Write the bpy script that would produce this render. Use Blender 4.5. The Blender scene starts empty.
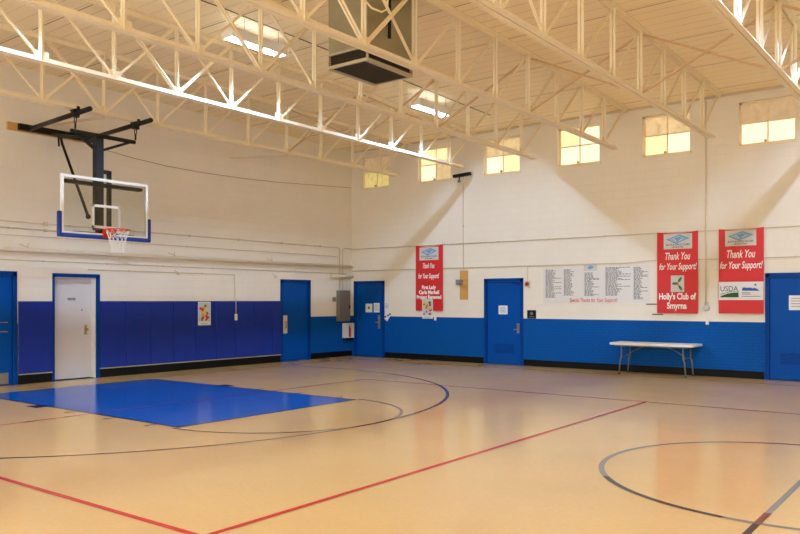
import bpy, math, random
from mathutils import Vector, Matrix
random.seed(7)
SC = bpy.context.scene
COL = SC.collection
PI = math.pi

# ------------------------------------------------------------------ helpers
def lin(c):
    return tuple(((v/255)/12.92 if v/255 <= .04045 else ((v/255+.055)/1.055)**2.4) for v in c) + (1.0,)

def mat(name, rgb, rough=.6, metal=0., spec=.5, noise=0., nscale=8., bump=0., bscale=60., coat=0.):
    m = bpy.data.materials.new(name); m.use_nodes = True
    nt = m.node_tree; b = nt.nodes['Principled BSDF']
    b.inputs['Base Color'].default_value = lin(rgb)
    b.inputs['Roughness'].default_value = rough
    b.inputs['Metallic'].default_value = metal
    b.inputs['Specular IOR Level'].default_value = spec
    b.inputs['Coat Weight'].default_value = coat
    tc = nt.nodes.new('ShaderNodeTexCoord')
    if noise > 0:
        n = nt.nodes.new('ShaderNodeTexNoise'); n.inputs['Scale'].default_value = nscale
        n.inputs['Detail'].default_value = 5
        r = nt.nodes.new('ShaderNodeMapRange')
        r.inputs['To Min'].default_value = 1-noise; r.inputs['To Max'].default_value = 1+noise
        mx = nt.nodes.new('ShaderNodeMix'); mx.data_type = 'RGBA'; mx.blend_type = 'MULTIPLY'
        mx.inputs['Factor'].default_value = 1
        mx.inputs['A'].default_value = lin(rgb)
        nt.links.new(tc.outputs['Object'], n.inputs['Vector'])
        nt.links.new(n.outputs['Fac'], r.inputs['Value'])
        nt.links.new(r.outputs['Result'], mx.inputs['B'])
        nt.links.new(mx.outputs['Result'], b.inputs['Base Color'])
    if bump > 0:
        n2 = nt.nodes.new('ShaderNodeTexNoise'); n2.inputs['Scale'].default_value = bscale
        bp = nt.nodes.new('ShaderNodeBump'); bp.inputs['Strength'].default_value = bump
        bp.inputs['Distance'].default_value = .01
        nt.links.new(tc.outputs['Object'], n2.inputs['Vector'])
        nt.links.new(n2.outputs['Fac'], bp.inputs['Height'])
        nt.links.new(bp.outputs['Normal'], b.inputs['Normal'])
    return m

def emis(name, rgb, strength):
    m = bpy.data.materials.new(name); m.use_nodes = True
    b = m.node_tree.nodes['Principled BSDF']
    b.inputs['Base Color'].default_value = lin(rgb)
    b.inputs['Emission Color'].default_value = lin(rgb)
    b.inputs['Emission Strength'].default_value = strength
    return m

class MB:
    def __init__(s): s.v = []; s.f = []; s.m = []
    def face(s, pts, mi=0):
        n = len(s.v); s.v += [Vector(p) for p in pts]; s.f.append(tuple(range(n, n+len(pts)))); s.m.append(mi)
    def hexa(s, P, mi=0):   # 8 points: bottom 4 ccw, top 4 ccw
        n = len(s.v); s.v += [Vector(p) for p in P]
        for q in ((3,2,1,0),(4,5,6,7),(0,1,5,4),(1,2,6,5),(2,3,7,6),(3,0,4,7)):
            s.f.append(tuple(n+i for i in q)); s.m.append(mi)
    def box(s, x0, x1, y0, y1, z0, z1, mi=0):
        x0, x1 = sorted((x0, x1)); y0, y1 = sorted((y0, y1)); z0, z1 = sorted((z0, z1))
        s.hexa([(x0,y0,z0),(x1,y0,z0),(x1,y1,z0),(x0,y1,z0),(x0,y0,z1),(x1,y0,z1),(x1,y1,z1),(x0,y1,z1)], mi)
    def bar(s, a, b, w, h, up=(0,0,1), mi=0, oa=0., ob=0.):
        """rectangular bar from a to b; w across, h along up; oa/ob offsets"""
        a = Vector(a); b = Vector(b); d = (b-a).normalized(); up = Vector(up)
        sd = d.cross(up).normalized(); u = sd.cross(d).normalized()
        P = []
        for e in (a, b):
            c = e + sd*oa + u*ob
            P.append([c-sd*w/2-u*h/2, c+sd*w/2-u*h/2, c+sd*w/2+u*h/2, c-sd*w/2+u*h/2])
        n = len(s.v); s.v += P[0]+P[1]
        for q in ((0,1,2,3),(7,6,5,4),(1,0,4,5),(2,1,5,6),(3,2,6,7),(0,3,7,4)):
            s.f.append(tuple(n+i for i in q)); s.m.append(mi)
    def tube(s, pts, r, seg=10, mi=0, closed=False, caps=True):
        pts = [Vector(p) for p in pts]; n0 = len(s.v); N = len(pts); prev = None
        rr = r if isinstance(r, (list, tuple)) else [r]*N
        for i, p in enumerate(pts):
            if closed: t = (pts[(i+1) % N]-pts[i-1]).normalized()
            else: t = (pts[min(i+1, N-1)]-pts[max(i-1, 0)]).normalized()
            if prev is None:
                ref = Vector((0,0,1)) if abs(t.z) < .9 else Vector((1,0,0))
                u = t.cross(ref).normalized()
            else:
                u = (prev - t*prev.dot(t)).normalized()
            prev = u; w = t.cross(u)
            for k in range(seg):
                a = 2*PI*k/seg; s.v.append(p + (u*math.cos(a)+w*math.sin(a))*rr[i])
        R = N if closed else N-1
        for i in range(R):
            j = (i+1) % N
            for k in range(seg):
                k2 = (k+1) % seg
                s.f.append((n0+i*seg+k, n0+i*seg+k2, n0+j*seg+k2, n0+j*seg+k)); s.m.append(mi)
        if caps and not closed:
            s.f.append(tuple(n0+k for k in reversed(range(seg)))); s.m.append(mi)
            s.f.append(tuple(n0+(N-1)*seg+k for k in range(seg))); s.m.append(mi)
    def ball(s, c, r, mi=0, seg=12, sz=1.):
        c = Vector(c); pts = []; rr = []
        for i in range(9):
            a = -PI/2+PI*i/8; pts.append(c+Vector((0,0,r*sz*math.sin(a)))); rr.append(max(r*math.cos(a), .0005))
        s.tube(pts, rr, seg, mi)
    def disc(s, c, r, ax, t, mi=0, seg=20):
        c = Vector(c); d = Vector(ax).normalized()*t
        s.tube([c, c+d], r, seg, mi)
    def build(s, name, mats, parent=None, smooth=False, bevel=0.):
        me = bpy.data.meshes.new(name)
        off = org(parent)
        me.from_pydata([tuple(v-off) for v in s.v], [], s.f)
        if not isinstance(mats, (list, tuple)): mats = [mats]
        for m in mats: me.materials.append(m)
        for p, i in zip(me.polygons, s.m): p.material_index = i; p.use_smooth = smooth
        me.update()
        o = bpy.data.objects.new(name, me); COL.objects.link(o)
        if parent is not None: o.parent = parent
        ORG[o.name] = off
        if bevel > 0:
            bv = o.modifiers.new('bevel', 'BEVEL'); bv.width = bevel; bv.segments = 2; bv.limit_method = 'ANGLE'
        return o
ORG = {}
def org(o):
    return ORG[o.name] if o is not None else Vector((0,0,0))

def tag(o, label=None, cat=None, group=None, kind=None):
    if label: o['label'] = label
    if cat: o['category'] = cat
    if group: o['group'] = group
    if kind: o['kind'] = kind
    return o
def empty(name, loc, label=None, cat=None, group=None, kind=None):
    o = bpy.data.objects.new(name, None); o.location = loc; COL.objects.link(o); o.empty_display_size = .1
    ORG[o.name] = Vector(loc)
    return tag(o, label, cat, group, kind)
def single(mb, name, mats, loc, label, cat, group=None, **k):
    """a thing that is one mesh, its origin at its own place"""
    for i in range(len(mb.v)): mb.v[i] = mb.v[i]-Vector(loc)
    o = mb.build(name, mats, None, **k); o.location = loc; ORG[o.name] = Vector(loc)
    return tag(o, label, cat, group)
def copy_tree(o, parent=None):
    c = o.copy(); COL.objects.link(c)
    if parent is not None: c.parent = parent
    for ch in list(o.children): copy_tree(ch, c)
    return c

def text(body, size, m, wall, a, z, parent, name='lettering', shear=0., width=None, off=.004, bold=0., spacing=1.):
    """text centred at (a, z) on the 'right' wall (faces -y) or 'left' wall (faces +x); off = distance from wall plane"""
    cu = bpy.data.curves.new('t', 'FONT'); cu.body = body; cu.size = size; cu.align_x = 'CENTER'; cu.align_y = 'CENTER'
    cu.shear = shear; cu.offset = bold; cu.extrude = .0006; cu.space_line = spacing; cu.resolution_u = 4
    t = bpy.data.objects.new('t', cu); COL.objects.link(t)
    dg = bpy.context.evaluated_depsgraph_get(); dg.update()
    me = bpy.data.meshes.new_from_object(t.evaluated_get(dg))
    bpy.data.objects.remove(t)
    xs = [v.co.x for v in me.vertices]; w = max(xs)-min(xs); cx = (max(xs)+min(xs))/2
    k = width/w if width else 1
    pos = (a, -off, z) if wall == 'right' else (off, a, z)
    rz = 0 if wall == 'right' else PI/2
    M = Matrix.Translation(Vector(pos)-org(parent)) @ Matrix.Rotation(rz, 4, 'Z') @ Matrix.Rotation(PI/2, 4, 'X') @ Matrix.Diagonal((k,1,1,1)) @ Matrix.Translation((-cx,0,0))
    me.transform(M); me.materials.clear(); me.materials.append(m)
    o = bpy.data.objects.new(name, me); COL.objects.link(o); o.parent = parent; ORG[o.name] = org(parent)
    return o

class W:
    """flat things on a wall: wall coordinates (a, z), d = distance from wall plane"""
    def __init__(s, wall): s.w = wall; s.mb = MB()
    def p(s, a, z, d): return (a, -d, z) if s.w == 'right' else (d, a, z)
    def box(s, a0, a1, z0, z1, d0, d1, mi=0):
        if s.w == 'right': s.mb.box(a0, a1, -d1, -d0, z0, z1, mi)
        else: s.mb.box(d0, d1, a0, a1, z0, z1, mi)
    def poly(s, pts, d, mi=0, t=.001):
        n = len(pts)
        F = [s.p(a, z, d+t) for a, z in pts]; B = [s.p(a, z, d) for a, z in pts]
        s.mb.face(F, mi)
        for i in range(n):
            j = (i+1) % n; s.mb.face([B[i], B[j], F[j], F[i]], mi)
    def blob(s, a, z, ra, rz, d, mi=0, rot=0., n=14):
        c, q = math.cos(rot), math.sin(rot)
        s.poly([(a+ra*math.cos(2*PI*k/n)*c-rz*math.sin(2*PI*k/n)*q, z+ra*math.cos(2*PI*k/n)*q+rz*math.sin(2*PI*k/n)*c) for k in range(n)], d, mi)
    def tube(s, pts, r, mi=0, seg=8): s.mb.tube([s.p(a, z, d) for a, z, d in pts], r, seg, mi)

# ------------------------------------------------------------------ materials
M = {}
def wall_material(axis):
    m = bpy.data.materials.new('painted_masonry_'+axis); m.use_nodes = True
    nt = m.node_tree; N = nt.nodes; L = nt.links; b = N['Principled BSDF']
    tc = N.new('ShaderNodeTexCoord'); sp = N.new('ShaderNodeSeparateXYZ'); L.new(tc.outputs['Object'], sp.inputs[0])
    cb = N.new('ShaderNodeCombineXYZ'); L.new(sp.outputs['X' if axis == 'x' else 'Y'], cb.inputs['X']); L.new(sp.outputs['Z'], cb.inputs['Y'])
    def brick(bw, rh, mortar):
        br = N.new('ShaderNodeTexBrick'); L.new(cb.outputs[0], br.inputs['Vector'])
        br.inputs['Scale'].default_value = 1; br.inputs['Brick Width'].default_value = bw; br.inputs['Row Height'].default_value = rh
        br.inputs['Mortar Size'].default_value = mortar; br.inputs['Mortar Smooth'].default_value = .3
        br.inputs['Color1'].default_value = (1,1,1,1); br.inputs['Color2'].default_value = (.95,.95,.95,1); br.inputs['Mortar'].default_value = (.0,.0,.0,1)
        return br
    b1 = brick(.41, .204, .005); b2 = brick(.21, .072, .006)
    low = N.new('ShaderNodeMath'); low.operation = 'LESS_THAN'; L.new(sp.outputs['Z'], low.inputs[0]); low.inputs[1].default_value = 1.265
    no = N.new('ShaderNodeTexNoise'); no.inputs['Scale'].default_value = 1.3; no.inputs['Detail'].default_value = 6; L.new(tc.outputs['Object'], no.inputs['Vector'])
    mr = N.new('ShaderNodeMapRange'); mr.inputs['To Min'].default_value = .955; mr.inputs['To Max'].default_value = 1.045; L.new(no.outputs['Fac'], mr.inputs['Value'])
    mc = N.new('ShaderNodeMix'); mc.data_type = 'RGBA'; L.new(low.outputs[0], mc.inputs['Factor'])
    mc.inputs['A'].default_value = lin(WALLC); mc.inputs['B'].default_value = lin(BLUE)
    mf = N.new('ShaderNodeMix'); mf.data_type = 'FLOAT'; L.new(low.outputs[0], mf.inputs['Factor']); L.new(b1.outputs['Fac'], mf.inputs['A']); L.new(b2.outputs['Fac'], mf.inputs['B'])
    joint = N.new('ShaderNodeMapRange'); joint.inputs['To Min'].default_value = 1.0; L.new(mf.outputs['Result'], joint.inputs['Value'])
    jd = N.new('ShaderNodeMapRange'); jd.inputs['To Min'].default_value = .965; jd.inputs['To Max'].default_value = .72; L.new(low.outputs[0], jd.inputs['Value']); L.new(jd.outputs[0], joint.inputs['To Max'])
    mm = N.new('ShaderNodeMath'); mm.operation = 'MULTIPLY'; L.new(joint.outputs[0], mm.inputs[0]); L.new(mr.outputs[0], mm.inputs[1])
    mu = N.new('ShaderNodeMix'); mu.data_type = 'RGBA'; mu.blend_type = 'MULTIPLY'; mu.inputs['Factor'].default_value = 1
    L.new(mc.outputs['Result'], mu.inputs['A']); L.new(mm.outputs[0], mu.inputs['B']); L.new(mu.outputs['Result'], b.inputs['Base Color'])
    inv = N.new('ShaderNodeMath'); inv.operation = 'SUBTRACT'; inv.inputs[0].default_value = 1; L.new(mf.outputs['Result'], inv.inputs[1])
    n2 = N.new('ShaderNodeTexNoise'); n2.inputs['Scale'].default_value = 45; L.new(tc.outputs['Object'], n2.inputs['Vector'])
    ad = N.new('ShaderNodeMath'); ad.operation = 'MULTIPLY_ADD'; L.new(n2.outputs['Fac'], ad.inputs[0]); ad.inputs[1].default_value = .35; L.new(inv.outputs[0], ad.inputs[2])
    bp = N.new('ShaderNodeBump'); bp.inputs['Strength'].default_value = .5; bp.inputs['Distance'].default_value = .005
    L.new(ad.outputs[0], bp.inputs['Height']); L.new(bp.outputs['Normal'], b.inputs['Normal'])
    rg = N.new('ShaderNodeMix'); rg.data_type = 'FLOAT'; L.new(low.outputs[0], rg.inputs['Factor']); rg.inputs['A'].default_value = .6; rg.inputs['B'].default_value = .55
    L.new(rg.outputs['Result'], b.inputs['Roughness']); b.inputs['Specular IOR Level'].default_value = .12
    return m

WALLC = (238, 231, 221)
BLUE = (0, 84, 168)
M['wall_x'] = wall_material('x'); M['wall_y'] = wall_material('y')
M['reveal'] = mat('reveal_paint', WALLC, .6)
M['steel'] = mat('cream_painted_steel', (244, 229, 200), .45, noise=.04, nscale=6)
M['brace'] = mat('tan_primer_steel', (206, 172, 132), .5)
M['cable'] = mat('tan_cable', (140, 116, 90), .6)
M['blue_door'] = mat('blue_door_paint', (0, 76, 164), .45, spec=.12, noise=.03, nscale=3, bump=.05)
M['blue_frame'] = mat('blue_frame_paint', (0, 62, 142), .45, spec=.12)
M['pad'] = mat('navy_vinyl', (30, 52, 146), .45, spec=.15, noise=.06, nscale=5, bump=.15, bscale=25)
M['black'] = mat('black_rubber', (10, 8, 8), .6, spec=.2)
M['blackmetal'] = mat('black_steel', (13, 10, 10), .5, spec=.3)
M['white'] = mat('white_paint', (236, 234, 232), .45)
M['white_door'] = mat('white_door_paint', (216, 214, 220), .35, noise=.05, nscale=2.5)
M['paper'] = mat('white_paper', (235, 235, 240), .7)
M['cream'] = mat('cream_conduit_paint', (214, 200, 178), .5)
M['cream2'] = mat('cream_pipe_paint', (226, 214, 194), .5)
M['brass'] = mat('brass', (196, 166, 96), .3, metal=.9)
M['chrome'] = mat('chrome', (200, 200, 205), .25, metal=.9)
M['grey_metal'] = mat('grey_metal', (136, 130, 122), .45, metal=.3, noise=.08, nscale=5)
M['wood'] = mat('plywood', (205, 160, 90), .6, noise=.12, nscale=14)
M['red'] = mat('red_banner_vinyl', (212, 34, 42), .5, noise=.03, nscale=4, bump=.25, bscale=5)
M['banner_white'] = mat('white_vinyl', (226, 224, 224), .5, bump=.2, bscale=4)
M['ink'] = mat('dark_ink', (60, 62, 74), .7)
M['greyink'] = mat('grey_ink', (112, 112, 116), .7)
M['lightblue'] = mat('light_blue_ink', (110, 160, 215), .6)
M['palegrey'] = mat('pale_grey_print', (206, 206, 204), .6)
M['textwhite'] = mat('white_print', (250, 248, 248), .6)
M['redink'] = mat('red_ink', (214, 40, 48), .6)
M['green'] = mat('green_print', (60, 120, 50), .6)
M['darkgreen'] = mat('dark_green_print', (28, 84, 44), .6)
M['navyink'] = mat('navy_print', (24, 48, 120), .6)
M['blueink'] = mat('blue_print', (20, 84, 180), .6)
M['yellow'] = mat('yellow_print', (232, 200, 90), .6)
M['orange'] = mat('rim_orange', (214, 64, 28), .6, spec=.2)
M['padblue'] = mat('blue_board_padding', (14, 52, 144), .5)
M['net'] = mat('white_net_cord', (232, 228, 220), .8)
M['redplastic'] = mat('red_plastic', (190, 30, 28), .4)
M['galv'] = mat('galvanised_sheet', (158, 154, 132), .38, metal=.55, noise=.28, nscale=2.2)
M['galvtrim'] = mat('grey_painted_trim', (178, 166, 144), .45)
M['grille'] = mat('dark_grille', (62, 50, 36), .6)
M['table'] = mat('white_plastic', (236, 232, 224), .45)
M['leg'] = mat('grey_powder_coat', (128, 128, 130), .4, metal=.3)
M['tube'] = emis('fluorescent_tube', (182, 220, 255), 720)
M['uptube'] = emis('uplight_lens', (236, 242, 255), 1.6)

def glass_mat():
    m = bpy.data.materials.new('board_glass'); m.use_nodes = True; nt = m.node_tree; N = nt.nodes; L = nt.links
    N.remove(N['Principled BSDF']); out = N['Material Output']
    t = N.new('ShaderNodeBsdfTransparent'); t.inputs['Color'].default_value = (.9,.92,.9,1)
    g = N.new('ShaderNodeBsdfGlossy'); g.inputs['Roughness'].default_value = .03
    f = N.new('ShaderNodeFresnel'); f.inputs['IOR'].default_value = 1.5
    x = N.new('ShaderNodeMixShader'); L.new(f.outputs[0], x.inputs[0]); L.new(t.outputs[0], x.inputs[1]); L.new(g.outputs[0], x.inputs[2]); L.new(x.outputs[0], out.inputs['Surface'])
    return m
M['glass'] = glass_mat()

def ceiling_mat():
    m = bpy.data.materials.new('painted_roof_deck'); m.use_nodes = True; nt = m.node_tree; N = nt.nodes; L = nt.links; b = N['Principled BSDF']
    tc = N.new('ShaderNodeTexCoord'); sp = N.new('ShaderNodeSeparateXYZ'); L.new(tc.outputs['Object'], sp.inputs[0])
    def stripe(period, width, ph=0.):
        a = N.new('ShaderNodeMath'); a.operation = 'MULTIPLY_ADD'; L.new(sp.outputs['Y'], a.inputs[0]); a.inputs[1].default_value = 1/period; a.inputs[2].default_value = ph+50
        f = N.new('ShaderNodeMath'); f.operation = 'FRACT'; L.new(a.outputs[0], f.inputs[0])
        l = N.new('ShaderNodeMath'); l.operation = 'LESS_THAN'; L.new(f.outputs[0], l.inputs[0]); l.inputs[1].default_value = width/period
        return l
    s1 = stripe(.305, .014); s2 = stripe(1.83, .03, .3)
    nz = N.new('ShaderNodeTexNoise'); nz.inputs['Scale'].default_value = .8; L.new(tc.outputs['Object'], nz.inputs['Vector'])
    mul = N.new('ShaderNodeMath'); mul.operation = 'MULTIPLY'; L.new(s1.outputs[0], mul.inputs[0]); L.new(nz.outputs['Fac'], mul.inputs[1])
    mx = N.new('ShaderNodeMath'); mx.operation = 'MAXIMUM'; L.new(mul.outputs[0], mx.inputs[0])
    m2 = N.new('ShaderNodeMath'); m2.operation = 'MULTIPLY'; L.new(s2.outputs[0], m2.inputs[0]); m2.inputs[1].default_value = .8; L.new(m2.outputs[0], mx.inputs[1])
    c = N.new('ShaderNodeMix'); c.data_type = 'RGBA'; L.new(mx.outputs[0], c.inputs['Factor'])
    c.inputs['A'].default_value = lin((250, 232, 196)); c.inputs['B'].default_value = lin((160, 134, 104))
    L.new(c.outputs['Result'], b.inputs['Base Color']); b.inputs['Roughness'].default_value = .7
    bp = N.new('ShaderNodeBump'); bp.invert = True; bp.inputs['Strength'].default_value = .5; bp.inputs['Distance'].default_value = .01; L.new(mx.outputs[0], bp.inputs['Height']); L.new(bp.outputs['Normal'], b.inputs['Normal'])
    return m
M['ceiling'] = ceiling_mat()

def floor_mat(name, rgb, var=.05, rough=.16):
    m = bpy.data.materials.new(name); m.use_nodes = True; nt = m.node_tree; N = nt.nodes; L = nt.links; b = N['Principled BSDF']
    tc = N.new('ShaderNodeTexCoord')
    n = N.new('ShaderNodeTexNoise'); n.inputs['Scale'].default_value = .9; n.inputs['Detail'].default_value = 8; n.inputs['Roughness'].default_value = .65; L.new(tc.outputs['Object'], n.inputs['Vector'])
    n3 = N.new('ShaderNodeTexNoise'); n3.inputs['Scale'].default_value = 22; n3.inputs['Detail'].default_value = 4; L.new(tc.outputs['Object'], n3.inputs['Vector'])
    a = N.new('ShaderNodeMath'); a.operation = 'ADD'; L.new(n.outputs['Fac'], a.inputs[0]); L.new(n3.outputs['Fac'], a.inputs[1])
    r = N.new('ShaderNodeMapRange'); r.inputs['From Min'].default_value = .6; r.inputs['From Max'].default_value = 1.4; r.inputs['To Min'].default_value = 1-var; r.inputs['To Max'].default_value = 1+var; L.new(a.outputs[0], r.inputs['Value'])
    x = N.new('ShaderNodeMix'); x.data_type = 'RGBA'; x.blend_type = 'MULTIPLY'; x.inputs['Factor'].default_value = 1; x.inputs['A'].default_value = lin(rgb); L.new(r.outputs[0], x.inputs['B'])
    L.new(x.outputs['Result'], b.inputs['Base Color'])
    r2 = N.new('ShaderNodeMapRange'); r2.inputs['To Min'].default_value = rough*.75; r2.inputs['To Max'].default_value = rough*1.35; L.new(n.outputs['Fac'], r2.inputs['Value']); L.new(r2.outputs[0], b.inputs['Roughness'])
    b.inputs['Specular IOR Level'].default_value = .3
    bp = N.new('ShaderNodeBump'); bp.inputs['Strength'].default_value = .06; bp.inputs['Distance'].default_value = .01
    n4 = N.new('ShaderNodeTexNoise'); n4.inputs['Scale'].default_value = 6; L.new(tc.outputs['Object'], n4.inputs['Vector']); L.new(n4.outputs['Fac'], bp.inputs['Height']); L.new(bp.outputs['Normal'], b.inputs['Normal'])
    return m
FL = [floor_mat('tan_sheet_floor', (208, 168, 112), .06, .15), floor_mat('key_blue', (0, 84, 184), .04), floor_mat('line_red', (190, 38, 36)),
      floor_mat('line_navy', (14, 22, 62)), floor_mat('line_grey', (128, 122, 114)), floor_mat('line_brown', (122, 60, 46)), floor_mat('line_purple', (128, 56, 130)),
      floor_mat('line_faint', (186, 146, 104)), floor_mat('line_thin_red', (200, 70, 48)), floor_mat('line_black', (36, 32, 36))]

LX, LY = 29.3, -20.08
RIDGE = -10.04
def zc(y): return 6.455+.16*(1-abs(y-RIDGE)/10.04)

# ------------------------------------------------------------------ floor with its painted court lines
fl = MB()
fl.face([(-.2, LY-.2, 0), (LX+.2, LY-.2, 0), (LX+.2, .2, 0), (-.2, .2, 0)], 0)
fl.face([(-.2, .2, -.1), (LX+.2, .2, -.1), (LX+.2, LY-.2, -.1), (-.2, LY-.2, -.1)], 0)
def rect(x0, x1, y0, y1, mi, z=.0018): fl.face([(x0,y0,z),(x1,y0,z),(x1,y1,z),(x0,y1,z)], mi)
def arc(cx, cy, r, w, a0, a1, mi, z=.0027):
    n = max(2, int(abs(a1-a0)/3))
    for i in range(n):
        t0 = math.radians(a0+(a1-a0)*i/n); t1 = math.radians(a0+(a1-a0)*(i+1)/n)
        q = [(cx+(r-w/2)*math.cos(t0), cy+(r-w/2)*math.sin(t0), z), (cx+(r+w/2)*math.cos(t0), cy+(r+w/2)*math.sin(t0), z),
             (cx+(r+w/2)*math.cos(t1), cy+(r+w/2)*math.sin(t1), z), (cx+(r-w/2)*math.cos(t1), cy+(r-w/2)*math.sin(t1), z)]
        fl.face(q, mi)
KC = -10.03
rect(1.28, 7.18, KC-1.86, KC+1.86, 1)
for y in (KC-1.86, KC+1.86): rect(1.26, 7.21, y-.025, y+.025, 3, .0030)
rect(7.16, 7.21, KC-1.86, KC+1.86, 3, .0030)
rect(1.26, 1.31, KC-1.86, KC+1.86, 3, .0030)
rect(.98, 1.03, LY+1, -.95, 7, .0021)                       # faint baseline
rect(.98, 28.3, -1.0, -.95, 7, .0024)                       # faint sideline
for s in (-1, 1):                                            # lane marks
    e = KC+s*1.885
    rect(3.42, 3.75, min(e, e+s*.2), max(e, e+s*.2), 9, .0021)
    for x in (4.62, 5.69, 6.71): rect(x-.025, x+.025, min(e, e+s*.2), max(e, e+s*.2), 5, .0021)
arc(7.18, KC, 1.95, .05, -90, -30, 5); arc(7.18, KC, 1.95, .05, -30, 60, 4); arc(7.18, KC, 1.95, .05, 60, 90, 5)
# three point arc
arc(2.8, KC, 6.31, .05, -90, -38, 9); arc(2.8, KC, 6.31, .05, -38, -22, 5); arc(2.8, KC, 6.31, .05, -22, -4, 4); arc(2.8, KC, 6.31, .05, -4, 6, 2); arc(2.8, KC, 6.31, .06, 6, 50, 3); arc(2.8, KC, 6.31, .05, 50, 90, 5)
for s in (-1, 1): rect(1.0, 2.8, KC+s*6.31-.025, KC+s*6.31+.025, 5, .0027)
# volleyball court
rect(5.03, 5.08, -14.8, -11.89, 8, .0033); rect(5.03, 5.08, -8.17, -5.35, 8, .0033); rect(5.03, 5.08, -11.89, -8.17, 6, .0039)
rect(5.03, 24.2, -5.37, -5.32, 8, .0033)
rect(5.03, 24.2, -14.87, -14.81, 2, .0033)
fl.face([(11.42,-14.87,.0036),(11.48,-14.87,.0036),(11.39,-5.3,.0036),(11.33,-5.3,.0036)], 2)
# centre line and circle
for k in range(20):
    y0 = -1.0-18.1*k/20; y1 = -1.0-18.1*(k+1)/20
    rect(14.60, 14.655, y1, y0, 3 if k < 10 else 4 if k < 12 else 9, .0024)
rect(14.60, 14.655, -11.98, -11.6, 5, .0036)
for a0, a1, mi in ((120, 158, 4), (90, 120, 5), (45, 90, 3), (158, 215, 4), (215, 262, 9), (262, 300, 4), (300, 405, 4)):
    arc(14.63, KC, 1.94, .06, a0, a1, mi)
floor = fl.build('floor', FL); tag(floor, kind='structure', label='polished tan gym floor with painted court lines')

# ------------------------------------------------------------------ walls with openings
def wall(name, wallax, plane, a0, a1, ztop, openings, m, out, depth=.25):
    """wallax 'x': wall runs along x at y=plane; out=+1/-1 direction away from room"""
    mb = MB()
    A = sorted({a0, a1, *[o[0] for o in openings], *[o[1] for o in openings]})
    Z = sorted({0., ztop, *[o[2] for o in openings], *[o[3] for o in openings]})
    def P(a, z, d): return (a, plane+out*d, z) if wallax == 'x' else (plane+out*d, a, z)
    for i in range(len(A)-1):
        for j in range(len(Z)-1):
            ca, cz_ = (A[i]+A[i+1])/2, (Z[j]+Z[j+1])/2
            if any(o[0] < ca < o[1] and o[2] < cz_ < o[3] for o in openings): continue
            mb.face([P(A[i],Z[j],0), P(A[i+1],Z[j],0), P(A[i+1],Z[j+1],0), P(A[i],Z[j+1],0)], 0)
    mb.face([P(a0,0,depth), P(a1,0,depth), P(a1,ztop,depth), P(a0,ztop,depth)], 0)
    for o in openings:
        for (p, q) in (((o[0],o[2]),(o[0],o[3])), ((o[1],o[2]),(o[1],o[3])), ((o[0],o[2]),(o[1],o[2])), ((o[0],o[3]),(o[1],o[3]))):
            mb.face([P(*p,0), P(*q,0), P(*q,depth), P(*p,depth)], 1)
    for (p, q) in (((a0,0),(a0,ztop)), ((a1,0),(a1,ztop)), ((a0,ztop),(a1,ztop)), ((a0,0),(a1,0))):
        mb.face([P(*p,0), P(*q,0), P(*q,depth), P(*p,depth)], 0)
    o = mb.build(name, [m, M['reveal']]); tag(o, kind='structure'); return o

WIN = [(.40, 1.50), (2.60, 3.76), (4.86, 5.99), (7.11, 8.26), (9.35, 10.50), (11.56, 12.74)]
WZ = (5.24, 6.22)
D1 = (.12, 1.33, 0, 2.34); D2 = (4.90, 6.10, 0, 2.34); D3 = (12.13, 13.45, 0, 2.34)
wr = wall('wall_right', 'x', 0, 0, LX, 6.75, [(a, b, *WZ) for a, b in WIN]+[D1, D2, D3], M['wall_x'], 1)
wr['label'] = 'long white masonry wall with blue painted wainscot'
DL = [(-11.85, -10.60, 0, 2.34), (-9.80, -8.76, 0, 2.31), (-3.08, -1.88, 0, 2.34)]
wl = wall('wall_left', 'y', 0, LY, 0, 6.75, DL, M['wall_y'], -1)
wl['label'] = 'white masonry end wall behind the basketball hoop'
wall('wall_front', 'x', LY, 0, LX, 6.75, [], M['wall_x'], -1)
wall('wall_back', 'y', LX, LY, 0, 6.75, [], M['wall_y'], 1)
cm = MB()
for y0, y1 in ((LY-.25, RIDGE), (RIDGE, .25)):
    cm.hexa([(-.25,y0,zc(y0)),(LX+.25,y0,zc(y0)),(LX+.25,y1,zc(y1)),(-.25,y1,zc(y1)),(-.25,y0,zc(y0)+.3),(LX+.25,y0,zc(y0)+.3),(LX+.25,y1,zc(y1)+.3),(-.25,y1,zc(y1)+.3)])
ceil = cm.build('ceiling', M['ceiling']); tag(ceil, kind='structure', label='cream painted plank roof deck')

def baseboard(name, wallax, segs):
    w = W('right' if wallax == 'x' else 'left')
    for a0, a1, h in segs: w.box(a0, a1, 0, h, 0, .02)
    o = w.mb.build(name, M['black']); tag(o, kind='structure', label='black rubber baseboard'); return o
baseboard('baseboard_right', 'x', [(1.36, 4.87, .17), (6.13, 12.10, .17), (13.48, LX, .17)])
baseboard('baseboard_left', 'y', [(-10.56, -9.84, .19), (-8.72, -3.10, .19), (-1.85, -.01, .17), (LY, -11.9, .17)])
w = W('left')
for a0, a1 in ((-10.56, -9.84), (-8.72, -3.10)): w.box(a0, a1, .195, .215, 0, .05)
tag(w.mb.build('trim_1', M['galvtrim']), kind='structure', label='pale ledge strip under the wall pads')
# cream strip added where wall meets deck, to draw the dark shadow crease
w = W('right'); w.box(0, LX, 6.40, 6.45, 0, .03)
tag(w.mb.build('trim_2', M['cream']), kind='structure', label='cream strip added along the wall top for the shadow crease')

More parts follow.
